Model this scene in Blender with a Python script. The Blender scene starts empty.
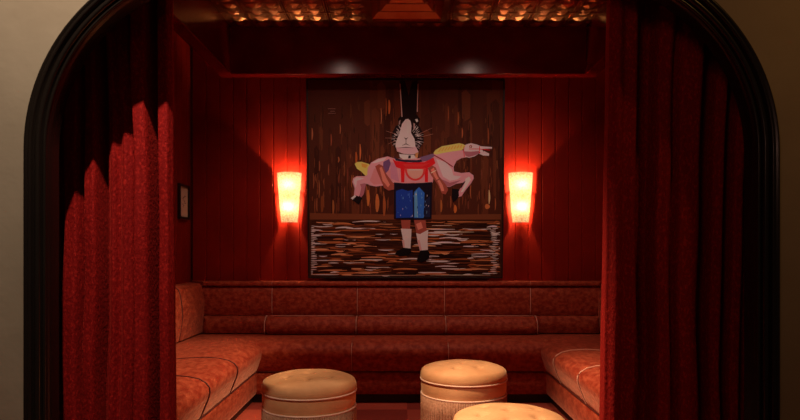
import bpy, bmesh, math, random
from mathutils import Vector, Matrix
PI = math.pi
sc = bpy.context.scene
C = sc.collection

# ------------------------------------------------------------------ camera, world, big lights
CAM_Z = 1.09
F = 620.0                                    # focal length in pixels of an 800 px wide frame
cd = bpy.data.cameras.new('camera'); cam = bpy.data.objects.new('camera', cd); C.objects.link(cam)
cam.location = (0, 0, CAM_Z); cam.rotation_euler = (PI/2, 0, 0)
cd.sensor_width = 36; cd.lens = 36*F/800; cd.shift_y = 42/800; cd.clip_start = 0.05
sc.camera = cam
sc.view_settings.view_transform = 'Standard'; sc.view_settings.look = 'None'
sc.view_settings.gamma = 1; sc.view_settings.use_curve_mapping = False
sc.view_settings.exposure = 0.0
sc.cycles.use_denoising = True
sc.cycles.max_bounces = 8
w = bpy.data.worlds.new('world'); sc.world = w; w.use_nodes = True
w.node_tree.nodes['Background'].inputs[0].default_value = (1.0, 0.55, 0.35, 1)
w.node_tree.nodes['Background'].inputs[1].default_value = 0.02

def spot(name, loc, target, power, angle, blend, size, col):
    l = bpy.data.lights.new(name, 'SPOT'); o = bpy.data.objects.new(name, l); C.objects.link(o)
    l.energy = power; l.spot_size = math.radians(angle); l.spot_blend = blend; l.shadow_soft_size = size; l.color = col
    o.location = loc; o.rotation_euler = (Vector(target)-Vector(loc)).to_track_quat('-Z', 'Y').to_euler()
    return o
WARM = (1.0, 0.70, 0.42)
# foyer downlight in front of the arch, above the left curtain
spot('foyer_and_fill_light', (-0.72, 1.20, 2.78), (-0.95, 2.05, 0.9), 140, 75, 0.5, 0.015, (1.0, 0.80, 0.60))
spot('foyer_and_fill_light', (1.55, 0.9, 2.6), (1.6, 1.9, 1.2), 13, 100, 0.9, 0.06, (1.0, 0.50, 0.12))  # added fill for the wall right of the arch, no known fixture
spot('foyer_and_fill_light', (-0.5, -0.2, 2.1), (0.6, 2.1, 1.65), 15, 80, 1.0, 0.25, (1.0, 0.50, 0.36))  # soft fill put in to bring out the right curtain, not a real lamp
spot('foyer_and_fill_light', (-1.9, 0.1, 1.4), (-1.75, 1.9, 0.9), 11, 42, 0.9, 0.1, (1.0, 0.78, 0.56))  # extra made-up light that evens out the plaster left of the arch
# the lounge's ceiling spots
SP = [spot('ceiling_spot', (-0.53, 3.80, 2.80), (-0.45, 4.75, 0.6), 31, 112, 0.9, 0.03, (1.0, 0.68, 0.56)),
      spot('ceiling_spot', (0.65, 3.80, 2.80), (0.6, 4.75, 0.6), 31, 112, 0.9, 0.03, (1.0, 0.68, 0.56))]
for l_ in SP: l_.data.specular_factor = .8
SP += [spot('ceiling_spot', (0.95, 2.75, 2.80), (-1.45, 3.60, 0.55), 640, 40, 0.8, 0.12, WARM),
       spot('ceiling_spot', (-0.60, 2.60, 2.80), (0.86, 2.90, 0.24), 680, 50, 0.8, 0.12, WARM)]
for l_ in SP[2:]: l_.data.specular_factor = .01

# ------------------------------------------------------------------ helpers
def lin(c):
    return tuple((x/255/12.92 if x/255 <= .04045 else ((x/255+.055)/1.055)**2.4) for x in c)

def mat(name, col, rough=.6, metal=0, sheen=0, sheen_tint=(1, .4, .3), bump=0, bscale=60, col2=None, cscale=6, cdist=(1, 1, 1),
        lohi=(.35, .65), coat=0, detail=4, spec=.5):
    m = bpy.data.materials.new(name); m.use_nodes = True
    nt = m.node_tree; b = nt.nodes['Principled BSDF']
    b.inputs['Base Color'].default_value = (*col, 1); b.inputs['Roughness'].default_value = rough
    b.inputs['Metallic'].default_value = metal; b.inputs['Sheen Weight'].default_value = sheen
    b.inputs['Sheen Tint'].default_value = (*sheen_tint, 1); b.inputs['Sheen Roughness'].default_value = .35
    b.inputs['Coat Weight'].default_value = coat; b.inputs['Specular IOR Level'].default_value = spec
    if bump or col2:
        tc = nt.nodes.new('ShaderNodeTexCoord')
        mp = nt.nodes.new('ShaderNodeMapping'); nt.links.new(tc.outputs['Object'], mp.inputs[0])
        mp.inputs['Scale'].default_value = cdist
    if col2:
        n = nt.nodes.new('ShaderNodeTexNoise'); n.inputs['Scale'].default_value = cscale; n.inputs['Detail'].default_value = detail
        nt.links.new(mp.outputs[0], n.inputs['Vector'])
        r = nt.nodes.new('ShaderNodeValToRGB'); r.color_ramp.elements[0].position = lohi[0]; r.color_ramp.elements[1].position = lohi[1]
        r.color_ramp.elements[0].color = (*col, 1); r.color_ramp.elements[1].color = (*col2, 1)
        nt.links.new(n.outputs['Fac'], r.inputs[0]); nt.links.new(r.outputs[0], b.inputs['Base Color'])
    if bump:
        n = nt.nodes.new('ShaderNodeTexNoise'); n.inputs['Scale'].default_value = bscale; n.inputs['Detail'].default_value = 3
        nt.links.new(mp.outputs[0], n.inputs['Vector'])
        bp = nt.nodes.new('ShaderNodeBump'); bp.inputs['Strength'].default_value = bump; bp.inputs['Distance'].default_value = .01
        nt.links.new(n.outputs['Fac'], bp.inputs['Height']); nt.links.new(bp.outputs[0], b.inputs['Normal'])
    return m

M = {}
M['wall_red'] = mat('red_wall_paint', (.26, .0085, .0020), .5, bump=.04, bscale=25, col2=(.21, .0062, .0016), cscale=3, spec=.2)
M['soffit'] = mat('red_gloss_paint', (.15, .003, .0025), .23, bump=.02, bscale=60, col2=(.11, .003, .002), spec=.22)
M['plaster'] = mat('beige_plaster', (.27, .215, .155), .85, bump=.18, bscale=14, col2=(.22, .17, .118), cscale=2.2)
M['black_gloss'] = mat('black_gloss_wood', (.007, .005, .0045), .24, bump=.03, bscale=40, col2=(.012, .008, .006), cscale=5, cdist=(1, 1, .2))
M['curtain'] = mat('crimson_velvet', (.22, .0032, .003), .8, sheen=.25, sheen_tint=(1, .07, .05), bump=.35, bscale=110, col2=(.42, .013, .009),
                   cscale=130, lohi=(.50, .72), cdist=(1, 1, .6), detail=5, spec=.15)  # brighter flecks paint the pile's speckled highlights into the base colour
M['velvet'] = mat('rust_velvet', (.26, .024, .008), .62, sheen=.45, sheen_tint=(1, .45, .3), bump=.35, bscale=60, col2=(.50, .092, .040),
                  cscale=30, lohi=(.38, .74), detail=10, spec=.2, cdist=(1, .6, 1.2))
M['piping'] = mat('pink_piping', (.62, .30, .22), .6, bump=.1, bscale=200)
M['dark_piping'] = mat('dark_piping', (.10, .012, .008), .7, bump=.1, bscale=200)
M['kick'] = mat('dark_toe_kick', (.012, .004, .003), .5, bump=.02)
M['tan'] = mat('tan_velvet', (.50, .235, .105), .7, sheen=.25, sheen_tint=(1, .8, .5), bump=.12, bscale=60, col2=(.58, .30, .145), cscale=7, spec=.25)
M['fringe'] = mat('bullion_fringe', (.30, .13, .07), .75, bump=.2, bscale=150, col2=(.42, .20, .12), cscale=90)
M['braid'] = mat('pale_piping_cord', (.66, .42, .32), .6, bump=.15, bscale=250)
M['button'] = mat('tan_button', (.46, .24, .085), .7, bump=.05)
M['copper'] = mat('copper_tin', (.55, .21, .09), .38, metal=1, bump=0, col2=(.66, .30, .15), cscale=9)
M['frame_black'] = mat('black_frame', (.012, .008, .007), .4, bump=.02)
M['brass'] = mat('aged_brass', (.45, .25, .08), .35, metal=1, bump=.03)
M['mat_board'] = mat('cream_mat', (.70, .58, .45), .8, bump=.05)
M['ink'] = mat('brown_ink', (.12, .05, .03), .8, bump=.02)
M['metal_dark'] = mat('dark_metal', (.03, .015, .012), .4, metal=.8, bump=.02)
# floor: two-tone red carpet squares
def floor_mat():
    m = mat('red_carpet', (.30, .035, .015), .9, bump=.3, bscale=150)
    nt = m.node_tree; b = nt.nodes['Principled BSDF']
    tc = nt.nodes.new('ShaderNodeTexCoord'); mp = nt.nodes.new('ShaderNodeMapping'); nt.links.new(tc.outputs['Object'], mp.inputs[0])
    mp.inputs['Location'].default_value = (-.05, .05, .5)
    ch = nt.nodes.new('ShaderNodeTexChecker'); ch.inputs['Scale'].default_value = 1/.62
    ch.inputs['Color1'].default_value = (.38, .035, .016, 1); ch.inputs['Color2'].default_value = (.62, .085, .04, 1)
    nt.links.new(mp.outputs[0], ch.inputs['Vector'])
    n = nt.nodes.new('ShaderNodeTexNoise'); n.inputs['Scale'].default_value = 20
    mx = nt.nodes.new('ShaderNodeMixRGB'); mx.blend_type = 'MULTIPLY'; mx.inputs[0].default_value = .4
    nt.links.new(ch.outputs[0], mx.inputs[1]); nt.links.new(n.outputs['Fac'], mx.inputs[2]); nt.links.new(mx.outputs[0], b.inputs['Base Color'])
    return m
M['floor'] = floor_mat()
def shade_mat():
    m = bpy.data.materials.new('frosted_lamp_glass'); m.use_nodes = True; nt = m.node_tree
    for n in list(nt.nodes):
        if n.type != 'OUTPUT_MATERIAL': nt.nodes.remove(n)
    out = [n for n in nt.nodes if n.type == 'OUTPUT_MATERIAL'][0]
    tc = nt.nodes.new('ShaderNodeTexCoord')
    n = nt.nodes.new('ShaderNodeTexNoise'); n.inputs['Scale'].default_value = 75; n.inputs['Detail'].default_value = 4
    nt.links.new(tc.outputs['Object'], n.inputs['Vector'])
    r = nt.nodes.new('ShaderNodeValToRGB'); r.color_ramp.elements[0].position = .38; r.color_ramp.elements[1].position = .60
    r.color_ramp.elements[0].color = (.58, .30, .10, 1); r.color_ramp.elements[1].color = (1, .70, .36, 1)
    nt.links.new(n.outputs['Fac'], r.inputs[0])
    t = nt.nodes.new('ShaderNodeBsdfTranslucent'); d = nt.nodes.new('ShaderNodeBsdfDiffuse'); mx = nt.nodes.new('ShaderNodeMixShader')
    t.inputs[0].default_value = (.050, .036, .020, 1); d.inputs[0].default_value = (.5, .4, .25, 1); mx.inputs[0].default_value = .35
    nt.links.new(t.outputs[0], mx.inputs[1]); nt.links.new(d.outputs[0], mx.inputs[2])
    e = nt.nodes.new('ShaderNodeEmission'); nt.links.new(r.outputs[0], e.inputs[0]); e.inputs[1].default_value = .70
    ad = nt.nodes.new('ShaderNodeAddShader'); nt.links.new(mx.outputs[0], ad.inputs[0]); nt.links.new(e.outputs[0], ad.inputs[1])
    nt.links.new(ad.outputs[0], out.inputs[0])
    return m
M['shade'] = shade_mat()
def paint_mat():
    m = mat('oil_paint', (.5, .5, .5), .7, spec=.12, bump=.2, bscale=90)
    nt = m.node_tree; a = nt.nodes.new('ShaderNodeAttribute'); a.attribute_name = 'paint'
    nt.links.new(a.outputs['Color'], nt.nodes['Principled BSDF'].inputs['Base Color'])
    return m
M['paint'] = paint_mat()

def obj(name, bm, m, parent=None, smooth=True, bevel=0, recalc=True):
    if recalc: bmesh.ops.recalc_face_normals(bm, faces=bm.faces[:])
    me = bpy.data.meshes.new(name); bm.to_mesh(me); bm.free()
    o = bpy.data.objects.new(name, me); C.objects.link(o); me.materials.append(m)
    if smooth:
        for p in me.polygons: p.use_smooth = True
    if bevel:
        b = o.modifiers.new('bevel', 'BEVEL'); b.width = bevel; b.segments = 2; b.limit_method = 'ANGLE'; b.harden_normals = True
    if parent: o.parent = parent
    return o
def flat(name, bm, m, parent=None, bevel=0):
    return obj(name, bm, m, parent, smooth=bool(bevel), bevel=bevel)
def box(bm, x0, x1, y0, y1, z0, z1):
    v = [bm.verts.new(p) for p in ((x0, y0, z0), (x1, y0, z0), (x1, y1, z0), (x0, y1, z0), (x0, y0, z1), (x1, y0, z1), (x1, y1, z1), (x0, y1, z1))]
    for f in ((0, 3, 2, 1), (4, 5, 6, 7), (0, 1, 5, 4), (1, 2, 6, 5), (2, 3, 7, 6), (3, 0, 4, 7)): bm.faces.new([v[i] for i in f])
def tube(bm, pts, r, seg=8, closed=False):
    pts = [Vector(p) for p in pts]; rings = []; n = len(pts)
    up = Vector((0, 0, 1))
    for i, p in enumerate(pts):
        a = pts[(i-1) % n] if (closed or i) else p; b = pts[(i+1) % n] if (closed or i < n-1) else p
        d = (b-a).normalized()
        u = d.cross(up if abs(d.z) < .9 else Vector((1, 0, 0))).normalized(); v = d.cross(u)
        rings.append([bm.verts.new(p + r*(math.cos(2*PI*k/seg)*u + math.sin(2*PI*k/seg)*v)) for k in range(seg)])
    for i in range(n if closed else n-1):
        A, B = rings[i], rings[(i+1) % n]
        off = 0
        if i == n-1:
            off = min(range(seg), key=lambda q: (A[0].co-B[q].co).length)
        for k in range(seg): bm.faces.new((A[k], A[(k+1) % seg], B[(k+1+off) % seg], B[(k+off) % seg]))
    if not closed: bm.faces.new(rings[0][::-1]); bm.faces.new(rings[-1])
def lathe(bm, prof, seg=64, cx=0, cy=0, cap=True):
    rings = []
    for r, z in prof: rings.append([bm.verts.new((cx+r*math.cos(2*PI*k/seg), cy+r*math.sin(2*PI*k/seg), z)) for k in range(seg)])
    for A, B in zip(rings, rings[1:]):
        for k in range(seg): bm.faces.new((A[k], A[(k+1) % seg], B[(k+1) % seg], B[k]))
    if cap: bm.faces.new(rings[0][::-1]); bm.faces.new(rings[-1])
def thing(name, label, cat, loc=(0, 0, 0), group=None, rotz=0):
    o = bpy.data.objects.new(name, None); C.objects.link(o); o.location = loc; o.rotation_euler = (0, 0, rotz); o.empty_display_size = .1
    o['label'] = label; o['category'] = cat
    if group: o['group'] = group
    return o
def tag(o, label, cat, group=None):
    o['label'] = label; o['category'] = cat
    if group: o['group'] = group
    return o
def struct(o):
    o['kind'] = 'structure'; return o

# ------------------------------------------------------------------ dimensions
XL, XR, YB = -1.75, 1.77, 5.17          # lounge walls
ZC = 2.834                              # ceiling
AY0, AY1 = 1.88, 1.945                  # arch wall front and back faces

# ------------------------------------------------------------------ structure
bm = bmesh.new(); box(bm, -3.5, 3.5, -.6, 5.6, -.08, 0); struct(flat('floor', bm, M['floor']))

def plank_wall(name, p0, p1, n0, z0, z1, step=.112, g=.006):
    """a wall of upright boards with V grooves between them; p0->p1 on the floor, n0 into the room"""
    p0 = Vector((*p0, 0)); p1 = Vector((*p1, 0)); n0 = Vector((*n0, 0)); L = (p1-p0).length; d = (p1-p0)/L
    prof = []; s = 0
    prof.append((0, 0))
    while s + step < L:
        s += step; prof += [(s-g, 0), (s, -g), (s+g, 0)]
    prof.append((L, 0))
    bm = bmesh.new(); lo = []; hi = []
    for s, t in prof:
        q = p0 + d*s + n0*t; lo.append(bm.verts.new((q.x, q.y, z0))); hi.append(bm.verts.new((q.x, q.y, z1)))
    for i in range(len(prof)-1): bm.faces.new((lo[i], lo[i+1], hi[i+1], hi[i]))
    # back of the wall
    a = p0 - n0*.1; b = p1 - n0*.1
    A = [bm.verts.new((a.x, a.y, z)) for z in (z0, z1)]; B = [bm.verts.new((b.x, b.y, z)) for z in (z0, z1)]
    bm.faces.new((A[0], B[0], B[1], A[1])); bm.faces.new((A[0], lo[0], hi[0], A[1])); bm.faces.new((lo[-1], B[0], B[1], hi[-1]))
    bm.faces.new([A[1]]+hi+[B[1]]); bm.faces.new(([A[0]]+lo+[B[0]])[::-1])
    return struct(flat(name, bm, M['wall_red']))
plank_wall('wall_back', (XL+.022, YB), (XR, YB), (0, -1), 0, ZC)
plank_wall('wall_left', (XL, AY1), (XL, YB+.1), (1, 0), 0, ZC)
plank_wall('wall_right', (XR, YB+.1), (XR, AY1), (-1, 0), 0, ZC)

# ceiling: flat field with pressed copper tiles inside the soffit ring
FXL, FXR, FYB, FYF, FZ, FT = -1.31, 1.44, 4.80, 2.45, 2.468, .10
VX0, VX1, VY0, VY1 = -.225, .325, 4.12, 4.67
def holed(bm, x0, x1, y0, y1, z0, z1):
    for a in ((x0, x1, y0, VY0), (x0, x1, VY1, y1), (x0, VX0, VY0, VY1), (VX1, x1, VY0, VY1)): box(bm, *a, z0, z1)
bm = bmesh.new(); holed(bm, XL-.1, XR+.1, AY1, YB+.1, ZC+.012, ZC+.16); struct(flat('ceiling', bm, M['wall_red']))
bm = bmesh.new()
holed(bm, FXL, FXR, FYF, FYB, ZC, ZC+.012)
ribs = [-.83 + .3*k for k in range(-1, 8)]
for rx in ribs:
    if FXL+.02 < rx < FXR-.02:
        for dx, ww, hh in ((0, .016, .012), (-.016, .005, .006), (.016, .005, .006)):
            x0, x1 = rx+dx-ww/2, rx+dx+ww/2
            for ya, yb in (((FYF, VY0-.02), (VY1+.02, FYB)) if VX0-.03 < rx < VX1+.03 else ((FYF, FYB),)):
                a = [bm.verts.new(p) for p in ((x0, ya, ZC), (rx+dx, ya, ZC-hh), (x1, ya, ZC), (x0, yb, ZC), (rx+dx, yb, ZC-hh), (x1, yb, ZC))]
                bm.faces.new((a[0], a[1], a[4], a[3])); bm.faces.new((a[1], a[2], a[5], a[4]))
for k in range(8):
    yy = FYB-.29-.30*k*1.17
    if yy > FYF+.03:
        for xa, xb in (((FXL, VX0), (VX1, FXR)) if VY0-.02 < yy < VY1+.02 else ((FXL, FXR),)): box(bm, xa, xb, yy-.007, yy+.007, ZC-.007, ZC)
VX0, VX1, VY0, VY1 = -.225, .325, 4.12, 4.67
def lozenge(bm, cx, cy, a, b, h):
    shape = [(-a, 0), (-a*.72, -b*.35), (-a*.55, -b), (a*.55, -b), (a*.72, -b*.35), (a, 0), (a*.72, b*.35), (a*.55, b), (-a*.55, b), (-a*.72, b*.35)]
    rings = []
    for s, z in [(q_, h*(1-q_**1.3)) for q_ in (1, .88, .72, .55, .38, .2)]:
        rings.append([bm.verts.new((cx+p*s, cy+q*s, ZC-z)) for p, q in shape])
    n = len(shape)
    for A, B in zip(rings, rings[1:]):
        for i in range(n): bm.faces.new((A[i], A[(i+1) % n], B[(i+1) % n], B[i]))
    bm.faces.new(rings[-1])
rows = []
y = FYB-.045
while y > FYF+.05: rows.append(y); y -= .117
for y in rows:
    for rx in ribs+[ribs[0]-.3]:
        for q in (.085, .215):
            cx = rx+q
            if cx-.06 < FXL or cx+.06 > FXR: continue
            if VX0-.06 < cx < VX1+.06 and VY0-.02 < y < VY1+.02: continue
            lozenge(bm, cx, y, .062, .042, .018)
            lozenge(bm, cx+.065 if q < .1 else cx-.065, y-.0585, .011, .011, .008)
struct(obj('ceiling', bm, M['copper'], smooth=False))

# soffit ring (dropped beam round the copper ceiling)
bm = bmesh.new()
def ring(bm, x0, x1, y0, y1, t, z0, z1):
    o = [(x0-t, y0-t), (x1+t, y0-t), (x1+t, y1+t), (x0-t, y1+t)]; i = [(x0, y0), (x1, y0), (x1, y1), (x0, y1)]
    V = {}
    for nm, pts in (('o', o), ('i', i)):
        for zz in (z0, z1): V[nm, zz] = [bm.verts.new((*p, zz)) for p in pts]
    for k in range(4):
        j = (k+1) % 4
        bm.faces.new((V['o', z0][k], V['o', z0][j], V['o', z1][j], V['o', z1][k]))
        bm.faces.new((V['i', z0][k], V['i', z0][j], V['i', z1][j], V['i', z1][k]))
        bm.faces.new((V['o', z0][k], V['o', z0][j], V['i', z0][j], V['i', z0][k]))
        bm.faces.new((V['o', z1][k], V['o', z1][j], V['i', z1][j], V['i', z1][k]))
ring(bm, FXL, FXR, FYF, FYB, FT, FZ, ZC+.012)
struct(flat('trim_soffit', bm, M['soffit'], bevel=.004))
# baseboards
bm = bmesh.new(); box(bm, XL, XL+.015, AY1, 2.25, 0, .12); struct(flat('baseboard_left', bm, M['kick'], bevel=.003))
bm = bmesh.new(); box(bm, XR-.015, XR, AY1, 2.25, 0, .12); struct(flat('baseboard_right', bm, M['kick'], bevel=.003))

# arch wall ---------------------------------------------------------
def arch_path(xi, r, n=22):
    """opening outline: up the left jamb, shoulder arc, a flat crown arc, down again. xi half width, centre x=.005"""
    cx = .005; zc = 1.09+(252-150)*AY0/F          # spring line
    a1 = math.radians(68)
    px = cx-xi+r; P = [(cx-xi, 0.0)]
    P.append((cx-xi, zc*.5))
    for k in range(n+1):
        a = a1*k/n; P.append((px-r*math.cos(a), zc+r*math.sin(a)))
    # crown arc: tangent continues; radius R so that it is level at the centre
    ex, ez = P[-1]; dx = cx-ex; ph = PI/2-a1      # remaining tangent angle
    R = dx/math.sin(ph)
    top = ez + R*(1-math.cos(ph))
    for k in range(1, n+1):
        b = ph*(1-k/n); P.append((cx-R*math.sin(b), top-R*(1-math.cos(b))))
    Rr = [(2*cx-x, z) for x, z in P[::-1][1:]]
    return P+Rr
RO = 197*AY0/F; XI = 371.5*AY0/F
outer = arch_path(XI, RO)
# wall with the opening, front and back face
def arch_wall(name, y0, y1, path, m, W=3.5, H=3.2):
    bm = bmesh.new(); n = len(path)
    out = []
    for x, z in path:
        out.append(None)
    mid = n//2
    def outerpt(i):
        x, z = path[i]
        if i == 0: return (-W, 0)
        if i == n-1: return (W, 0)
        c = Vector((.005, 1.2)); d = (Vector((x, z))-c)
        t = min(((W-.0) / abs(d.x)) if abs(d.x) > 1e-6 else 1e9, ((H-1.2)/d.y) if d.y > 1e-6 else 1e9)
        if d.y < 0: t = W/abs(d.x)
        q = c+d*t; return (max(-W, min(W, q.x)), max(0, q.y))
    F0 = [bm.verts.new((x, y0, z)) for x, z in path]; F1 = [bm.verts.new((x, y1, z)) for x, z in path]
    O0 = [bm.verts.new((p[0], y0, p[1])) for p in map(outerpt, range(n))]; O1 = [bm.verts.new((p[0], y1, p[1])) for p in map(outerpt, range(n))]
    for i in range(n-1):
        bm.faces.new((F0[i], F0[i+1], O0[i+1], O0[i])); bm.faces.new((F1[i+1], F1[i], O1[i], O1[i+1]))
        bm.faces.new((F0[i+1], F0[i], F1[i], F1[i+1])); bm.faces.new((O0[i], O0[i+1], O1[i+1], O1[i]))
    return struct(obj(name, bm, m, smooth=False))
arch_wall('wall_front', AY0, AY1, outer, M['plaster'])
# moulding: profile (inward offset u, forward offset v) swept round the arch
def sweep_arch(name, prof, m, path):
    bm = bmesh.new(); rings = []; n = len(path)
    for i, (x, z) in enumerate(path):
        a = Vector(path[max(i-1, 0)]); b = Vector(path[min(i+1, n-1)]); t = (b-a).normalized(); nrm = Vector((t.y, -t.x))   # towards the opening
        rings.append([bm.verts.new((x+nrm.x*u, v, z+nrm.y*u)) for u, v in prof])
    k = len(prof)
    for A, B in zip(rings, rings[1:]):
        for j in range(k): bm.faces.new((A[j], A[(j+1) % k], B[(j+1) % k], B[j]))
    bm.faces.new(rings[0]); bm.faces.new(rings[-1][::-1])
    return struct(obj(name, bm, m, smooth=True, bevel=0))
def arc(cu, cv, r, a0, a1, n=6): return [(cu+r*math.cos(math.radians(a0+(a1-a0)*k/n)), cv+r*math.sin(math.radians(a0+(a1-a0)*k/n))) for k in range(n+1)]
prof = [(-.012, AY0+.001)] + arc(-.004, AY0-.012, .008, 180, 270) + arc(.008, AY0-.016, .006, 180, 360, 8) + [(.017, AY0-.010)] \
     + arc(.027, AY0-.008, .008, 180, 360, 8) + [(.037, AY0-.002)] + arc(.043, AY0, .005, 180, 360, 6) + [(.047, AY0+.004), (.050, AY0+.012), (.051, AY0+.02), (.051, AY1+.002), (-.012, AY1+.002)]
# keep the back part inside the opening
prof = [(max(u, 0.0005) if v > AY0+.0015 else u, v) for u, v in prof]
tr = sweep_arch('trim_arch', prof, M['black_gloss'], outer)
for p in tr.data.polygons: p.use_smooth = True
em = tr.modifiers.new('es', 'EDGE_SPLIT'); em.split_angle = math.radians(40)

# ------------------------------------------------------------------ curtains
def curtain(name, label, ctrl, yc, lean, seed):
    """ctrl: (x at the curtain plane, depth towards the viewer)"""
    rnd = random.Random(seed)
    bm = bmesh.new(); cols = []
    xs = []
    for (xa, da), (xb, db) in zip(ctrl, ctrl[1:]):
        n = max(4, int(abs(xb-xa)/.0035))
        for k in range(n):
            t = k/n; s = (1-math.cos(PI*t))/2
            xs.append((xa+(xb-xa)*t, da+(db-da)*s))
    xs.append(ctrl[-1])
    zs = [.012 + (2.58-.012)*k/48 for k in range(49)]
    ph = [rnd.uniform(0, 6) for _ in range(4)]
    for x, d in xs:
        col = []
        for z in zs:
            u = z/2.58
            amp = 1.0 + .10*math.sin(3.1*u+ph[0]+x*9) + .22*(1-u)
            fe = min(1, abs(x-ctrl[0][0])/.12); wob = fe*.006*math.sin(4.0*z+ph[1]+x*7)+fe*.003*math.sin(9*z+ph[2]+x*15)
            col.append(bm.verts.new((x + lean*(z-1.2) + wob, yc - d*amp + .002*math.sin(z*13+x*40), z)))
        cols.append(col)
    for A, B in zip(cols, cols[1:]):
        for k in range(len(zs)-1): bm.faces.new((A[k], B[k], B[k+1], A[k+1]))
    o = obj(name, bm, M['curtain']); s = o.modifiers.new('solid', 'SOLIDIFY'); s.thickness = .004; s.offset = 0
    return tag(o, label, 'curtain')
YC = 2.13; KC = F/(YC-.03)
cx = lambda p: (p-400)/KC
left = [(cx(166.5), -0.035), (cx(170), 0), (cx(167), 0.026), (cx(159), 0.022), (cx(155.5), -0.09), (cx(151.5), -0.085), (cx(147.5), 0.046), (cx(137), 0.048), (cx(132), -0.06), (cx(128), 0.008), (cx(122), 0.018), (cx(116), 0.002), (cx(110.5), 0.018), (cx(105), 0.004), (cx(101), -0.085), (cx(97), -0.085), (cx(93), 0.032), (cx(85), 0.028), (cx(79), -0.035), (cx(73), 0.022), (cx(63), 0.018), (cx(56), -0.045), (cx(44), 0), (cx(30), -0.04), (cx(14), 0), (cx(0), -0.03)]
curtain('velvet_curtain', 'crimson velvet curtain hanging left, its lower folds brightly lit', left, YC, -.006, 3)
right = [(cx(610), -0.035), (cx(609), 0.012), (cx(617), 0.034), (cx(624), 0.022), (cx(634), 0.032), (cx(642), -0.045), (cx(656), -0.055), (cx(660), 0.024), (cx(668), 0.034), (cx(676), -0.008), (cx(683), 0.03), (cx(697), 0.036), (cx(705), -0.045), (cx(713), -0.055), (cx(716), 0.02), (cx(723), 0.026), (cx(727), -0.04), (cx(734), -0.045), (cx(737), 0.02), (cx(743), 0.022), (cx(749), -0.04), (cx(762), 0), (cx(778), -0.04), (cx(800), 0)]
curtain('velvet_curtain', 'dark red velvet curtain hanging in shade at the right of the arch', right, YC, .016, 8)

# ------------------------------------------------------------------ banquettes
def pt(side, s, t, z):
    """side: L, R or B; s along the bench (world y for L/R, world x for B), t out from the wall"""
    if side == 'L': return (XL+t, s, z)
    if side == 'R': return (XR-t, s, z)
    return (s, YB-t, z)
def clampS(side, s, t, mitre):
    if not mitre: return s
    if side in 'LR': return YB-t if mitre == 'hi' else s
    return XL+t if mitre == 'lo' else XR-t
def strip(name, side, prof, a, b, m, parent, ma=None, mb=None, puff=.008, pr=.04, n=None, gap=.0008):
    """closed profile [(t,z)] swept from a to b; ma/mb: mitred end (joins the neighbouring bench at the corner)"""
    bm = bmesh.new(); k = len(prof)
    cen = Vector((sum(p[0] for p in prof)/k, sum(p[1] for p in prof)/k))
    L = b-a; n = n or max(8, int(abs(L)/.05))
    fr = sorted(set([0, .004, .010, .018, .028, .04] + [L-x for x in (0, .004, .010, .018, .028, .04)] + [L*i/n for i in range(1, n) if .04 < L*i/n < L-.04]))
    rings = []
    for f in fr:
        e = min(f, L-f)
        da = 1 if f < L-f else 0
        free = not (ma if da else mb)
        q = max(0, 1-e/pr) if free else 0
        ins = puff*(1-math.sqrt(max(0, 1-q*q)))
        ring_ = []
        for (t, z) in prof:
            v = Vector((t, z)); d = v-cen
            if d.length > 1e-6: v = v - d.normalized()*ins
            sa = clampS(side, a, v.x, ma); sb = clampS(side, b, v.x, mb)
            if not ma: sa += gap
            if not mb: sb -= gap
            s = sa+(sb-sa)*(f/L)
            ring_.append(bm.verts.new(pt(side, s, v.x, v.y)))
        rings.append(ring_)
    for A, B in zip(rings, rings[1:]):
        for j in range(k): bm.faces.new((A[j], A[(j+1) % k], B[(j+1) % k], B[j]))
    bm.faces.new(rings[0]); bm.faces.new(rings[-1][::-1])
    o = obj(name, bm, m, parent); es = o.modifiers.new('es', 'EDGE_SPLIT'); es.split_angle = math.radians(50)
    return o
def pipe(side, pts, m, parent, r=.0042, name='piping'):
    bm = bmesh.new(); tube(bm, [pt(side, *p) for p in pts], r, 6); return obj(name, bm, m, parent)

SEAT = [(.08, .231), (.08, .424), (.22, .430), (.36, .442), (.48, .452), (.58, .455), (.66, .449), (.715, .436), (.75, .416), (.768, .392), (.770, .365), (.762, .335), (.748, .300), (.734, .265), (.722, .238), (.715, .231)]
BASE = [(.03, .065), (.03, .228), (.700, .228), (.714, .220), (.720, .206), (.720, .085), (.712, .068), (.700, .065)]
KICK = [(.03, .002), (.03, .063), (.680, .063), (.680, .002)]
PANEL = [(.002, .576), (.002, .813), (.120, .813), (.138, .806), (.150, .79), (.158, .76), (.163, .71), (.164, .66), (.160, .61), (.150, .579)]
LOWPAD = [(.002, .433), (.002, .574), (.150, .574), (.172, .563), (.190, .538), (.198, .505), (.196, .470), (.185, .438)]
BOLST = [(.155, .562), (.185, .577), (.225, .581), (.262, .571), (.292, .545), (.310, .508), (.312, .475), (.300, .450), (.275, .441), (.155, .437)]
SIDEBACK = [(.002, .434), (.002, .838), (.100, .838), (.124, .832), (.142, .815), (.154, .785), (.164, .74), (.172, .68), (.174, .62), (.168, .56), (.158, .50), (.146, .440)]
CAP = [(.002, .816), (.002, .850), (.150, .850), (.160, .844), (.163, .833), (.160, .820), (.150, .816)]
def seat_seam(side, s, parent, m):
    top = [p for p in SEAT[1:] if p[0] >= .2]
    pipe(side, [(s, t+.000, z-.001) for t, z in top] , m, parent, .0038)
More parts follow.
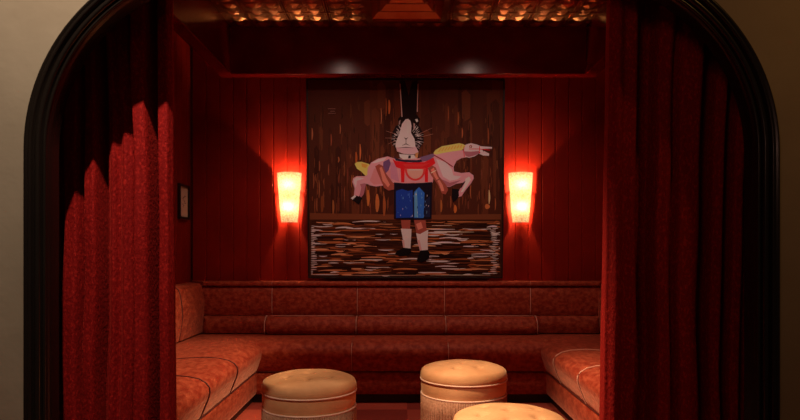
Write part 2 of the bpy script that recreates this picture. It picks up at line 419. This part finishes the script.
def make_back():
    r = thing('banquette', 'long rust velvet banquette along the back wall under the painting, with bolsters', 'banquette', (0, YB-.4, 0))
    K = []
    cuts = [('lo', XL), (None, -.345), (None, .345), ('hi', XR)]
    for i in range(3):
        a, b = cuts[i][1], cuts[i+1][1]
        K.append(strip('seat_cushion', 'B', SEAT, a, b, M['velvet'], r, 'lo' if i == 0 else None, 'hi' if i == 2 else None))
    K.append(strip('base', 'B', BASE, XL, XR, M['velvet'], r, 'lo', 'hi'))
    K.append(strip('toe_kick', 'B', KICK, XL, XR, M['kick'], r, 'lo', 'hi'))
    pc = [XL, -1.035, -.345, .36, 1.055, XR]
    for i in range(5):
        K.append(strip('backrest', 'B', PANEL, pc[i], pc[i+1], M['velvet'], r, 'lo' if i == 0 else None, 'hi' if i == 4 else None, puff=.006))
    K.append(strip('backrest', 'B', LOWPAD, XL, -1.035, M['velvet'], r, 'lo', None))
    K.append(strip('backrest', 'B', LOWPAD, 1.055, XR, M['velvet'], r, None, 'hi'))
    # backing behind the bolsters
    K.append(strip('backrest', 'B', [(.002, .433), (.002, .574), (.152, .574), (.152, .433)], -1.033, 1.053, M['velvet'], r))
    bc = [-1.065, -.345, .36, 1.08]
    for i in range(3):
        a, b = bc[i], bc[i+1]
        K.append(strip('bolster', 'B', BOLST, a, b, M['velvet'], r, puff=.016, pr=.04))
        K.append(pipe('B', [(a+.02+(b-a-.04)*k/10, .236, .5825) for k in range(11)], M['piping'], r, .0036))
    for s in bc:
        K.append(pipe('B', [(s, t, z) for t, z in BOLST[:9]], M['piping'], r, .0040))
    for s in pc[1:-1]: K.append(pipe('B', [(s, t-.001, z) for t, z in [(.120, .814)]+PANEL[3:]], M['piping'], r, .0036))
    K.append(strip('top_cap', 'B', CAP, XL, XR, M['velvet'], r, 'lo', 'hi'))
    for s in (-1.035, -.345, .36, 1.055): K.append(pipe('B', [(s, t+.001, z) for t, z in CAP[2:6]], M['piping'], r, .0022))
    for s in (-.345, .345): K.append(pipe('B', [(s, t-.002, z) for t, z in SEAT[7:]], M['piping'], r, .0034))
    K.append(pipe('B', [(-1.02+2.05*k/30, .7195, .2295) for k in range(31)], M['dark_piping'], r, .004))
    return r, K
def make_side(side, label, seams, bseams, pm, y0=2.30):
    r = thing('banquette', label, 'banquette', (XL+.4 if side == 'L' else XR-.4, 3.5, 0))
    K = []
    c = [y0]+sorted(seams)+[YB]
    for i in range(len(c)-1): K.append(strip('seat_cushion', side, SEAT, c[i], c[i+1], M['velvet'], r, None, 'hi' if i == len(c)-2 else None))
    K.append(strip('base', side, BASE, y0, YB, M['velvet'], r, None, 'hi'))
    K.append(strip('toe_kick', side, KICK, y0, YB, M['kick'], r, None, 'hi'))
    c = [y0]+sorted(bseams)+[YB]
    for i in range(len(c)-1): K.append(strip('backrest', side, SIDEBACK, c[i], c[i+1], M['velvet'], r, None, 'hi' if i == len(c)-2 else None))
    for s in seams: K.append(pipe(side, [(s, t, z-.002) for t, z in SEAT[2:]], pm, r, .0036))
    for s in bseams: K.append(pipe(side, [(s, t-.001, z) for t, z in SIDEBACK[2:]], M['dark_piping'], r, .0034))
    K.append(pipe(side, [(y0+.01+(YB-.73-y0)*k/30, .7195, .2295) for k in range(31)], M['dark_piping'], r, .004))
    return r, K
def reparent(rk):
    r, K = rk
    for o in K: o.matrix_parent_inverse = Matrix.Translation(-Vector(r.location))
reparent(make_back())
reparent(make_side('L', 'bright orange velvet banquette running along the left wall', [2.65, 3.2, 3.75], [3.1, 3.8, 4.5], M['dark_piping']))
reparent(make_side('R', 'rust velvet banquette with pale piped seat seams along the right side', [2.95, 3.5, 4.05], [3.1, 3.8, 4.5], M['piping']))

# ------------------------------------------------------------------ ottomans
BUT = [(0, 0)] + [(.125*math.cos(a*PI/3+.25), .125*math.sin(a*PI/3+.25)) for a in range(6)]
def make_ottoman(label, loc, R, rotz):
    t = thing('ottoman', label, 'ottoman', loc, 'round tufted ottomans', rotz)
    bm = bmesh.new(); seg = 96; rings = []
    prof = []
    z1, z2 = .368, .285
    def topz(x, y):
        r = math.hypot(x, y)/R
        z = .415+.045*(1-r**2.6)**.8 if r < 1 else .415
        for bx, by in BUT:
            d2 = (x-bx)**2+(y-by)**2
            z -= .016*math.exp(-d2/(2*.013**2)) + .006*math.exp(-d2/(2*.035**2))
        return z
    rr = [R*.93*k/44 for k in range(1, 45)]
    c0 = bm.verts.new((0, 0, topz(0, 0)))
    for r in rr:
        s = math.sqrt(max(0, 1-(r/(R*1.0))**2))
        rings.append([bm.verts.new((r*math.cos(2*PI*k/seg), r*math.sin(2*PI*k/seg), topz(r*math.cos(2*PI*k/seg), r*math.sin(2*PI*k/seg)))) for k in range(seg)])
    zl = topz(R*.93, 0)
    for r, z in [(R*.965, .418), (R*.99, .402), (R*1.0, .388), (R*.995, .375), (R*.985, z1+.001), (R*.8, z1)]:
        rings.append([bm.verts.new((r*math.cos(2*PI*k/seg), r*math.sin(2*PI*k/seg), z)) for k in range(seg)])
    for k in range(seg): bm.faces.new((c0, rings[0][k], rings[0][(k+1) % seg]))
    for A, B in zip(rings, rings[1:]):
        for k in range(seg): bm.faces.new((A[k], B[k], B[(k+1) % seg], A[(k+1) % seg]))
    bm.faces.new(rings[-1])
    cu = obj('cushion', bm, M['tan'], t)
    for bx, by in BUT:
        b = bmesh.new(); z = topz(bx, by); lathe(b, [(.010, z-.001), (.0095, z+.003), (.006, z+.005), (.001, z+.0058)], 12, bx, by); obj('button', b, M['button'], cu)
    b = bmesh.new(); lathe(b, [(R*.90, .060), (R*.955, .060), (R*.965, z2), (R*.978, z2+.02), (R*.985, (z1+z2)/2), (R*.978, z1-.008), (R*.97, z1-.0005), (R*.8, z1-.0005)], seg); obj('body', b, M['tan'], t)
    for z in (z1, z2):
        b = bmesh.new(); rp = R*.99 if z == z1 else R*.978
        tube(b, [(rp*math.cos(2*PI*k/72), rp*math.sin(2*PI*k/72), z) for k in range(72)], .0048, 8, True); obj('piping', b, M['braid'], t)
    b = bmesh.new(); rnd = random.Random(int(R*1000)); n = 170
    for k in range(n):
        a = 2*PI*k/n; rr_ = R*.978; x, y = rr_*math.cos(a), rr_*math.sin(a); ja, jb = rnd.uniform(-.003, .003), rnd.uniform(-.003, .003)
        tube(b, [(x, y, z2-.004), (x*1.004+ja*.5, y*1.004+jb*.5, .2), (x*1.005+ja, y*1.005+jb, .10), (x*1.01+ja, y*1.01+jb, .035+rnd.uniform(-.004, .004))], .0038, 5)
    fr = obj('fringe', b, M['fringe'], t)
    b = bmesh.new(); lathe(b, [(R*.8, .002), (R*.86, .002), (R*.86, .058), (R*.8, .058)], 48); obj('plinth', b, M['kick'], t)
    return t
make_ottoman('tan tufted ottoman on the left, nearest the left banquette', (-.476, 3.26, 0), .248, .3)
make_ottoman('tan tufted ottoman in the middle with fringe showing, farthest from the camera', (.365, 3.56, 0), .248, .9)
make_ottoman('pale tan tufted ottoman cut off by the bottom edge, nearest the camera', (.440, 2.50, 0), .229, .1)

# ------------------------------------------------------------------ wall sconces
def make_sconce(label, x, z0=1.335, z1=1.745):
    t = thing('wall_sconce', label, 'wall lamp', (x, YB, z0), 'pair of wall sconces')
    h = z1-z0; r0, r1 = .066, .102; off = .012
    bm = bmesh.new(); rings = []; seg = 28; nz = 24
    for k in range(nz+1):
        u = k/nz; r = r0+(r1-r0)*u**.9
        rings.append([bm.verts.new((r*math.cos(PI*j/seg), -off-r*.85*math.sin(PI*j/seg), h*u)) for j in range(seg+1)])
    for A, B in zip(rings, rings[1:]):
        for j in range(seg): bm.faces.new((A[j], A[j+1], B[j+1], B[j]))
    sh = obj('lamp_shade', bm, M['shade'], t)
    bm = bmesh.new(); box(bm, -.035, .035, -.006, -.001, h*.25, h*.8); bp = flat('backplate', bm, M['brass'], t, .002)
    for s in (-1, 1):
        bm = bmesh.new(); box(bm, s*.082-.006, s*.082+.006, -.024, -.002, h*.60, h*.60+.02); flat('clip', bm, M['metal_dark'], t, .001)
    for zz in (.30, .74):
        bm = bmesh.new(); lathe(bm, [(.011, h*zz-.045), (.011, h*zz-.02), (.008, h*zz-.018)], 14, 0, -.040); tube(bm, [(0, -.004, h*zz-.035), (0, -.04, h*zz-.035)], .005); obj('bulb_socket', bm, M['brass'], t)
        l = bpy.data.lights.new('bulb', 'POINT'); l.energy = 19; l.color = (1, .64, .33); l.shadow_soft_size = .012
        o = bpy.data.objects.new('bulb', l); C.objects.link(o); o.parent = t; o.location = (0, -.045, h*zz+.01)
    return t
make_sconce('glowing tapered glass wall sconce to the left of the painting', -.920)
make_sconce('glowing tapered glass wall sconce to the right of the painting', 1.003)

# ------------------------------------------------------------------ small framed picture on the left wall
t = thing('framed_print', 'small black framed print on the left red wall beside the curtain', 'picture', (XL, 4.985, 1.352))
y0, y1, h, fw = -.115, .115, .28, .020
bm = bmesh.new()
for a in ((y0, y1, 0, fw), (y0, y1, h-fw, h), (y0, y0+fw, fw, h-fw), (y1-fw, y1, fw, h-fw)): box(bm, .001, .024, a[0], a[1], a[2], a[3])
flat('frame', bm, M['frame_black'], t, .002)
bm = bmesh.new(); box(bm, .002, .010, y0+fw, y1-fw, fw, h-fw); mb = flat('mat_board', bm, M['mat_board'], t)
bm = bmesh.new(); rnd = random.Random(4)
for k in range(9): yy = rnd.uniform(-.03, .02); zz = h*.35+k*.011; box(bm, .0101, .0108, yy, yy+rnd.uniform(.015, .04), zz, zz+.005)
flat('drawing', bm, M['ink'], t)

# ------------------------------------------------------------------ ceiling vent
t = thing('ceiling_vent', 'square stepped copper vent in the middle of the tin ceiling', 'vent', ((VX0+VX1)/2, (VY0+VY1)/2, ZC))
def sqring(bm, a, b, za, zb):
    A = [bm.verts.new((sx*a, sy*a, za)) for sx, sy in ((-1, -1), (1, -1), (1, 1), (-1, 1))]; B = [bm.verts.new((sx*b, sy*b, zb)) for sx, sy in ((-1, -1), (1, -1), (1, 1), (-1, 1))]
    for k in range(4): bm.faces.new((A[k], A[(k+1) % 4], B[(k+1) % 4], B[k]))
hw = (VX1-VX0)/2
bm = bmesh.new(); hw -= .001
for a, b, za, zb in ((hw+.018, hw+.018, -.0005, -.014), (hw+.018, hw-.020, -.014, -.014), (hw-.020, hw-.020, -.014, .004)): sqring(bm, a, b, za, zb)
flat('frame', bm, M['copper'], t)
for k in range(3):
    a = hw-.020-.062*k; z = .004+.034*k
    bm = bmesh.new(); sqring(bm, a, a-.040, z, z+.034); sqring(bm, a-.040, a-.062, z+.034, z+.034); flat('stepped_frame', bm, M['copper'], t)
a = hw-.020-.062*3
bm = bmesh.new(); box(bm, -a, a, -a, a, .106, .112); flat('centre_plate', bm, M['copper'], t)

# ------------------------------------------------------------------ downlights (source of the ceiling spots)
for i, (x, y) in enumerate([(-.53, 3.80), (.65, 3.80), (.95, 2.75), (-.60, 2.60)]):
    t = thing('recessed_downlight', ['small round downlight in the copper ceiling, back left', 'small round downlight in the copper ceiling, back right', 'small round downlight in the copper ceiling, front right', 'small round downlight in the copper ceiling, front left'][i], 'ceiling light', (x, y, ZC), 'ceiling downlights')
    bm = bmesh.new(); lathe(bm, [(.050, 0), (.052, -.014), (.046, -.018), (.040, -.014), (.040, 0)], 28, cap=False); obj('trim_ring', bm, M['brass'], t)

# ------------------------------------------------------------------ the painting
PB, PT_, ZB, ZT = 5.115, 5.005, .885, 2.478        # depth at bottom and top, z at bottom and top
PXL, PXR = -.745, .835
H = math.hypot(ZT-ZB, PB-PT_); TH = math.atan2(PB-PT_, ZT-ZB)
root = thing('painting', 'large oil painting of a rabbit-headed figure carrying a pink toy horse', 'painting', ((PXL+PXR)/2, PB, ZB))
root.rotation_euler = (TH, 0, 0)
HW = (PXR-PXL)/2
def P(px, py):
    """photo pixel -> canvas (u, v)"""
    y = PB
    for _ in range(6):
        z = CAM_Z-(py-252)*y/F; y = PB+(PT_-PB)*(z-ZB)/(ZT-ZB)
    x = (px-400)*y/F
    u = x-(PXL+PXR)/2; v = (z-ZB)/(ZT-ZB)*H
    return (max(-HW+.004, min(HW-.004, u)), max(.004, min(H-.004, v)))
bm = bmesh.new(); b_ = .012
for a in ((-HW-b_, HW+b_, -b_, 0), (-HW-b_, HW+b_, H, H+b_), (-HW-b_, -HW, 0, H), (HW, HW+b_, 0, H)): box(bm, a[0], a[1], -.010, .030, a[2], a[3])
flat('frame', bm, M['frame_black'], root, .002)
bm = bmesh.new(); lay = bm.loops.layers.float_color.new('paint')
GAIN = 2.45
depth = [0.0]
def poly(pts, col, raw=False, jitter=0):
    """a patch of paint: colours as seen under the room light, lifted to the paint's own reflectance"""
    c = tuple(min(.9, v*GAIN) for v in lin(col))
    q = pts if raw else [P(*p) for p in pts]
    vs = [bm.verts.new((u, -depth[0], v)) for u, v in q]
    f = bm.faces.new(vs)
    for l in f.loops: l[lay] = (*c, 1)
    depth[0] += .0000035
    return f
def layer(): depth[0] += .00025
box(bm, -HW, HW, .0005, .025, 0, H)
for f in bm.faces:
    for l in f.loops: l[lay] = (*[v*GAIN for v in lin((58, 28, 18))], 1)
layer()
rnd = random.Random(11)
# upper field broken into broad vertical washes
for k in range(60):
    x = rnd.uniform(311, 500); w_ = rnd.uniform(3, 9); y0 = rnd.uniform(80, 190); y1 = min(217, y0+rnd.uniform(20, 70)); c = rnd.choice([(68, 34, 21), (54, 26, 17), (76, 40, 24), (46, 21, 14)])
    poly([(x, y0), (x+w_*.5, y0-3), (x+w_, y0+2), (x+w_*.95, y1), (x+w_*.4, y1+3), (x+.5, y1)], c)
layer()
poly([(310, 213), (420, 215), (501, 214), (501, 221), (400, 220), (310, 221)], (88, 50, 30))
poly([(310, 219.5), (501, 219.5), (501, 277), (310, 277)], (52, 26, 14))
layer()
def stroke(x, y, L, wd, vertical, col, bend=0):
    n = 5; A = []; B = []
    for k in range(n+1):
        t = k/n; w2 = wd*math.sin(PI*(.08+.84*t))**.7/2; o = bend*math.sin(PI*t)
        if vertical: A.append((x+o-w2, y+L*t)); B.append((x+o+w2, y+L*t))
        else: A.append((x+L*t, y+o-w2)); B.append((x+L*t, y+o+w2))
    poly(A+B[::-1], col)
VC = [(96, 50, 28), (78, 40, 23), (110, 62, 38), (68, 34, 20), (92, 48, 34), (122, 70, 40)]
for k in range(430):
    x = rnd.uniform(312, 499); q = rnd.random()**.62; y = 92+q*112; L = rnd.uniform(4, 16)
    if y+L > 216: L = max(2, 216-y)
    c = rnd.choice(VC); 
    if q < .55: c = tuple(int(v*.62) for v in c)
    elif rnd.random() < .5: c = tuple(int(v*.75) for v in c)
    stroke(x, y, L, rnd.uniform(.5, 1.5), True, c, rnd.uniform(-.8, .8))
for x, y, L, wd, c in [(389, 100, 14, 2.2, (150, 80, 36)), (386, 98, 18, 1.4, (110, 58, 30)), (381, 108, 16, 1.0, (140, 90, 60)), (360, 144, 16, 1.6, (150, 84, 44)), (356, 152, 12, 2.2, (130, 66, 30)),
                       (312, 128, 12, 1.6, (130, 80, 54)), (331, 134, 12, 1.4, (110, 56, 36)), (340, 124, 10, 1.0, (130, 80, 50)), (458, 112, 13, 1.4, (120, 66, 34)), (448, 106, 15, 1.0, (110, 62, 34)),
                       (488, 128, 16, 1.3, (110, 60, 34)), (462, 128, 10, 1.2, (130, 74, 44)), (489, 190, 14, 1.8, (190, 150, 110)), (455, 205, 8, 3, (150, 86, 40)), (487, 204, 5, 5, (150, 90, 50)),
                       (377, 194, 18, 4, (140, 84, 44)), (368, 190, 16, 3, (150, 90, 44)), (384, 196, 20, 3, (120, 66, 34)), (361, 178, 14, 2, (160, 110, 70)), (322, 196, 16, 3, (96, 52, 26)), (333, 200, 14, 2, (120, 74, 40)), (441, 200, 12, 2, (130, 80, 40)), (319, 180, 18, 1, (120, 74, 46))]:
    stroke(x, y, L, wd, True, c, .4)
layer()
HC = [(236, 214, 196), (216, 186, 164), (150, 98, 60), (120, 70, 38), (232, 214, 200), (90, 48, 26), (30, 14, 9), (24, 11, 8), (36, 17, 10), (170, 122, 88), (140, 84, 50)]
y = 222
while y < 275.5:
    x = 311.5
    while x < 499:
        L = rnd.uniform(8, 34)
        c = rnd.choice(HC if rnd.random() < .62 else [(44, 21, 12), (28, 13, 9), (70, 36, 20)])
        if 392 < x+L/2 < 430 and y < 250 and sum(c) > 400: c = (60, 30, 16)
        stroke(x, y+rnd.uniform(-.6, .6), min(L, 500-x), rnd.uniform(.6, 1.8), False, c, rnd.uniform(-1.2, 1.2))
        x += L*rnd.uniform(.5, 1.0)
    y += rnd.uniform(1.4, 2.1)
for k in range(26): stroke(311, 228+k*1.8, rnd.uniform(2, 7), .9, False, (222, 200, 184), rnd.uniform(-.4, .4)); stroke(493+rnd.uniform(-4, 0), 228+k*1.8, 6, .8, False, (206, 180, 160), .3)
stroke(311, 274.6, 28, .9, False, (235, 225, 215)); stroke(345, 275.2, 80, .7, False, (150, 120, 100)); stroke(430, 275, 60, .6, False, (190, 160, 140))
stroke(429, 229.3, 26, .8, False, (230, 210, 190)); stroke(432, 225.5, 20, .6, False, (210, 180, 150)); stroke(440, 232, 34, .7, False, (200, 170, 140))
layer()
# --- the horse
q = lambda pts: [(345+x/5.16, 130+y/5.16) for x, y in pts]
PINK, PINKD, PINKL = (174, 124, 134), (132, 84, 96), (200, 156, 160)
poly(q([(50, 175), (62, 165), (85, 164), (125, 176), (135, 205), (128, 240), (104, 236), (85, 215), (62, 200)]), (214, 176, 84))
poly(q([(85, 172), (118, 180), (108, 196), (88, 190)]), (170, 130, 56))
layer()
poly(q([(110, 270), (98, 330), (84, 348), (74, 338), (84, 300), (80, 275)]), PINKD)
poly(q([(135, 225), (100, 238), (60, 238), (42, 250), (38, 268), (50, 300), (46, 338), (72, 345), (80, 318), (84, 296), (78, 280), (100, 275), (150, 290)]), PINK)
poly(q([(60, 243), (46, 256), (46, 270), (56, 300), (60, 280), (62, 262), (100, 250)]), PINKL)
poly(q([(118, 195), (135, 168), (170, 148), (220, 136), (262, 150), (275, 200), (262, 270), (215, 284), (160, 292), (125, 285), (112, 255)]), PINK)
poly(q([(150, 200), (200, 190), (240, 205), (250, 262), (200, 278), (150, 282), (128, 262)]), (160, 108, 112))
poly(q([(135, 172), (170, 152), (215, 142), (200, 158), (160, 170)]), PINKL)
poly(q([(36, 345), (56, 338), (80, 345), (90, 352), (82, 366), (72, 386), (52, 372), (34, 356)]), (16, 10, 12))
poly(q([(30, 352), (50, 336), (58, 342), (40, 360)]), (200, 180, 170))
layer()
poly(q([(445, 130), (470, 118), (560, 105), (615, 105), (640, 138), (600, 146), (575, 160), (560, 190), (562, 214), (600, 222), (640, 218), (662, 234), (664, 250), (650, 275), (622, 310), (600, 342), (582, 346), (580, 330), (596, 300), (610, 272), (572, 278), (540, 294), (505, 290), (485, 255), (450, 215), (440, 165)]), PINK)
poly(q([(470, 150), (520, 165), (550, 200), (560, 235), (600, 240), (580, 255), (540, 262), (505, 240)]), PINKL)
poly(q([(500, 255), (540, 272), (600, 258), (570, 276), (540, 292), (506, 288)]), PINKD)
poly(q([(622, 250), (640, 240), (650, 256), (610, 318), (596, 322), (614, 286)]), (214, 180, 178))
poly(q([(606, 84), (628, 74), (650, 68), (682, 76), (700, 84), (758, 88), (758, 97), (722, 100), (716, 108), (744, 122), (742, 134), (712, 132), (690, 122), (668, 136), (640, 144), (622, 138)]), PINKL)
poly(q([(612, 110), (650, 112), (690, 108), (700, 118), (668, 132), (640, 140), (622, 134)]), PINKD)
poly(q([(706, 98), (752, 96), (742, 102), (720, 104), (714, 112)]), (60, 24, 26))
poly(q([(714, 122), (742, 126), (738, 132), (716, 130)]), (225, 205, 200))
poly(q([(552, 302), (586, 306), (588, 340), (574, 362), (558, 374), (550, 348)]), (14, 10, 14))
poly(q([(594, 298), (612, 268), (622, 264), (600, 300)]), (30, 22, 26))
layer()
poly(q([(456, 120), (466, 104), (500, 84), (545, 76), (590, 68), (612, 74), (622, 82), (604, 104), (560, 110), (500, 120), (470, 128)]), (220, 182, 88))
for k in range(8): poly(q([(480+k*16, 112-k*3), (496+k*15, 90-k*2), (499+k*15, 92-k*2), (485+k*16, 113-k*3)]), (172, 130, 50))
RED, DRED = (176, 24, 30), (110, 20, 24)
def line(pts, wd, col):
    pp = q(pts)
    for (xa, ya), (xb, yb) in zip(pp, pp[1:]):
        d = math.hypot(xb-xa, yb-ya) or 1; nx, ny = -(yb-ya)/d*wd/2, (xb-xa)/d*wd/2
        poly([(xa+nx, ya+ny), (xb+nx, yb+ny), (xb-nx, yb-ny), (xa-nx, ya-ny)], col)
layer()
line([(455, 128), (500, 152), (556, 190)], 1.0, DRED)
line([(614, 84), (612, 112), (616, 138)], .7, RED); line([(640, 98), (690, 98), (748, 104)], .7, RED); line([(694, 84), (692, 122)], .7, RED)
def disc(cx, cy, r, col, n=14): poly(q([(cx+r*math.cos(2*PI*k/n), cy+r*math.sin(2*PI*k/n)) for k in range(n)]), col)
disc(648, 86, 12, (226, 200, 196)); disc(648, 86, 8, (120, 40, 44)); disc(648, 86, 4.5, (230, 214, 206)); disc(650, 86, 2, (20, 10, 10))
layer()
# --- body of the figure
poly(q([(232, 160), (262, 148), (460, 145), (470, 175), (452, 272), (260, 276), (236, 250)]), (166, 118, 126))
poly(q([(232, 165), (262, 170), (280, 268), (236, 250)]), (148, 104, 124))
layer()
poly(q([(244, 148), (262, 160), (330, 168), (410, 166), (456, 142), (466, 172), (440, 192), (400, 202), (300, 204), (264, 192)]), RED)
poly(q([(300, 176), (400, 176), (440, 170), (400, 190), (310, 190)]), (196, 44, 44))
poly(q([(287, 196), (308, 196), (306, 270), (290, 270)]), RED); poly(q([(410, 196), (428, 192), (428, 268), (412, 268)]), RED)
layer()
n = 16
poly(q([(306, 196)]+[(362-54*math.cos(PI*k/n), 200+62*math.sin(PI*k/n)) for k in range(n+1)]+[(418, 196)]), (190, 50, 50))
layer()
poly(q([(318, 202)]+[(362-42*math.cos(PI*k/n), 204+48*math.sin(PI*k/n)) for k in range(n+1)]+[(406, 202)]), (186, 126, 116))
line([(330, 206), (396, 206)], .7, (214, 170, 160))
poly(q([(250, 130), (264, 146), (300, 154), (370, 156), (400, 150), (440, 126), (456, 124), (452, 140), (425, 158), (380, 168), (310, 166), (262, 158)]), (36, 30, 48))
poly(q([(385, 142), (420, 132), (452, 122), (462, 134), (440, 152), (400, 164)]), (92, 74, 104))
layer()
SK, SKL = (122, 62, 52), (168, 104, 90)
poly(q([(198, 165), (228, 150), (236, 172), (226, 206), (208, 226), (196, 200)]), (84, 60, 96))
def wide(pts, cx_, cy_, k=1.28): return [(cx_+(x-cx_)*k, cy_+(y-cy_)*1.04) for x, y in pts]
poly(q(wide([(168, 190), (184, 178), (200, 188), (210, 222), (228, 252), (250, 288), (246, 304), (222, 310), (204, 296), (188, 250)], 212, 240)), SK)
poly(q([(178, 196), (190, 190), (210, 240), (232, 282), (222, 296), (194, 262)]), SKL)
poly(q(wide([(438, 200), (456, 186), (470, 196), (484, 240), (512, 282), (520, 306), (510, 330), (494, 324), (478, 280), (452, 236)], 478, 255)), SK)
poly(q([(442, 206), (458, 194), (476, 238), (504, 284), (512, 314), (498, 316), (480, 270), (456, 232)]), SKL)
line([(444, 222), (470, 208)], .8, (210, 160, 140)); line([(470, 262), (492, 250)], .8, (100, 50, 44))
layer()
# shorts, legs, shoes
poly([(394, 182.5), (412, 184), (432, 182), (431.5, 219), (412, 220), (394, 219)], (16, 12, 24))
layer()
poly([(396, 191), (402, 189), (408, 191), (412.5, 190), (413, 217.5), (396, 218)], (20, 48, 130)); poly([(414, 192), (419, 187), (424.5, 193), (423.5, 218), (414, 218)], (34, 84, 172))
poly([(414.5, 194), (417, 190), (418, 217), (414.5, 217)], (70, 126, 196)); poly([(425.5, 200), (430, 196), (430, 217), (425, 217)], (22, 26, 52))
for k in range(36):
    x = rnd.uniform(396.5, 430); y = rnd.uniform(192, 216); stroke(x, y, rnd.uniform(1, 3), rnd.uniform(.3, .7), True, rnd.choice([(90, 140, 210), (60, 100, 180), (180, 200, 225), (14, 30, 90)]), .2)
poly([(401, 220), (410.5, 220), (410, 230), (402, 230)], SK); poly([(414, 220), (425.5, 220), (427, 233), (416.5, 234)], SK); poly([(416, 224), (421, 222), (423, 228), (418, 230)], SKL)
layer()
poly([(400.8, 228.5), (411.5, 229), (411, 240), (410.5, 249), (403.5, 249), (403, 240)], (216, 196, 190)); poly([(416, 233), (420, 234), (428.2, 229.5), (427.5, 242), (428, 250.5), (420, 251.5), (418, 243)], (216, 196, 190))
poly([(402, 240), (404, 240), (405, 249), (403.5, 249)], (160, 130, 130)); poly([(417, 240), (419.5, 240), (422, 251), (420, 251)], (160, 130, 130))
layer()
poly([(395, 254), (397, 251), (403.5, 247.5), (411, 248.5), (411.5, 252.5), (408, 255.5), (400, 256.5)], (12, 8, 10)); poly([(416.5, 260), (418.5, 255), (420, 250.5), (428, 249.8), (430, 254), (428.5, 259), (422, 262), (418, 262)], (12, 8, 10))
layer()
# rabbit head
poly([(400, 80), (405, 81), (408.5, 96), (412, 82), (417.5, 80), (419, 100), (416, 114), (420, 119), (418, 128), (400, 128), (398, 119), (402.5, 114), (400.5, 100)], (20, 11, 10))
line2 = lambda a, b, wd, c: poly([(a[0]-wd/2, a[1]), (a[0]+wd/2, a[1]), (b[0]+wd/2, b[1]), (b[0]-wd/2, b[1])], c)
line2((400, 84), (402, 117), .9, (170, 140, 132)); line2((418, 84), (417.2, 112), .9, (150, 124, 116))
rad = [(407.5+15.8*math.cos(a*PI/12)*(1.06 if a % 2 else 1), 138+16*math.sin(a*PI/12)*(1.05 if a % 2 else 1)) for a in range(24)]
poly([(x, min(y, 152)) for x, y in rad], (26, 17, 19))
for k in range(90):
    a = rnd.uniform(-1.0, 1.0) + (0 if k % 2 else PI); r1 = rnd.uniform(8, 13); r2 = r1+rnd.uniform(2, 4)
    xa, ya, xb, yb = 407.5+r1*math.cos(a), 139+r1*math.sin(a), 407.5+r2*math.cos(a), 139+r2*math.sin(a)
    if min(ya, yb) < 120 or max(ya, yb) > 152: continue
    d = math.hypot(xb-xa, yb-ya); nx, ny = -(yb-ya)/d*.22, (xb-xa)/d*.22
    poly([(xa+nx, ya+ny), (xb+nx*.4, yb+ny*.4), (xb-nx*.4, yb-ny*.4), (xa-nx, ya-ny)], (190, 172, 172))
layer()
for xs_, ys_, xe, ye in [(396, 134, 386, 131), (396, 138, 385, 138), (419, 134, 432, 128), (420, 137, 433, 134), (395, 141, 388, 144)]:
    poly([(xs_, ys_), (xe, ye), (xe, ye+.25), (xs_, ys_+.4)], (130, 100, 90))
poly([(405.5, 119.5), (408, 119), (410.5, 121), (411.5, 126), (411, 133), (414.5, 139), (415.5, 147), (395.5, 147.5), (396, 142), (399.5, 133), (402, 124)], (188, 160, 162))
poly([(407, 120), (410, 122), (410.5, 132), (407, 134)], (204, 180, 180))
poly([(415, 119.5), (417.5, 119), (418.2, 121.5), (416.5, 122.5)], (190, 170, 168)); poly([(413.5, 123), (415, 124), (414.6, 130), (413.4, 129)], (130, 112, 110))
poly([(399, 121.5), (400.5, 119.8), (400, 124.5), (398.8, 125)], (130, 112, 110))
layer()
poly([(396, 147.5), (416, 147), (418.5, 152), (414, 154.5), (404, 154), (397, 151.5)], (160, 138, 146)); poly([(399, 154), (404, 154.5), (414, 155), (417, 158.5), (404, 159.5), (400, 157.5)], (196, 182, 184))
poly([(408.5, 155.5), (411, 155.5), (410.5, 158.5), (408, 158.5)], (30, 24, 34)); poly([(415.5, 153), (418.5, 152.5), (417.5, 158), (415, 157.5)], (150, 110, 70))
layer()
K_ = (40, 24, 28)
poly([(403.8, 137.3), (406, 138.6), (408.2, 137.3), (406.5, 139.6), (405.5, 139.6)], K_); line2((406, 139), (406, 143.6), .5, K_)
poly([(401.5, 146), (406, 143.4), (410.5, 146), (406, 144.4)], K_); poly([(397, 148.3), (406, 147), (415, 148.3), (406, 147.8)], K_)
# three short rows of tiny pale writing, too small to read
layer()
for r_, (xa, xb, yy) in enumerate([(328.2, 335.8, 108.9), (330.6, 334.8, 111.4), (328.4, 335.6, 113.5)]):
    x = xa
    while x < xb-.4:
        poly([(x, yy-.45), (x+.35, yy-.45), (x+.35, yy+.45), (x, yy+.45)], (120, 88, 80)); poly([(x, yy-.1), (x+.7, yy-.1), (x+.7, yy+.15), (x, yy+.15)], (120, 88, 80)); x += .95
obj('canvas', bm, M['paint'], root, smooth=False, recalc=False)
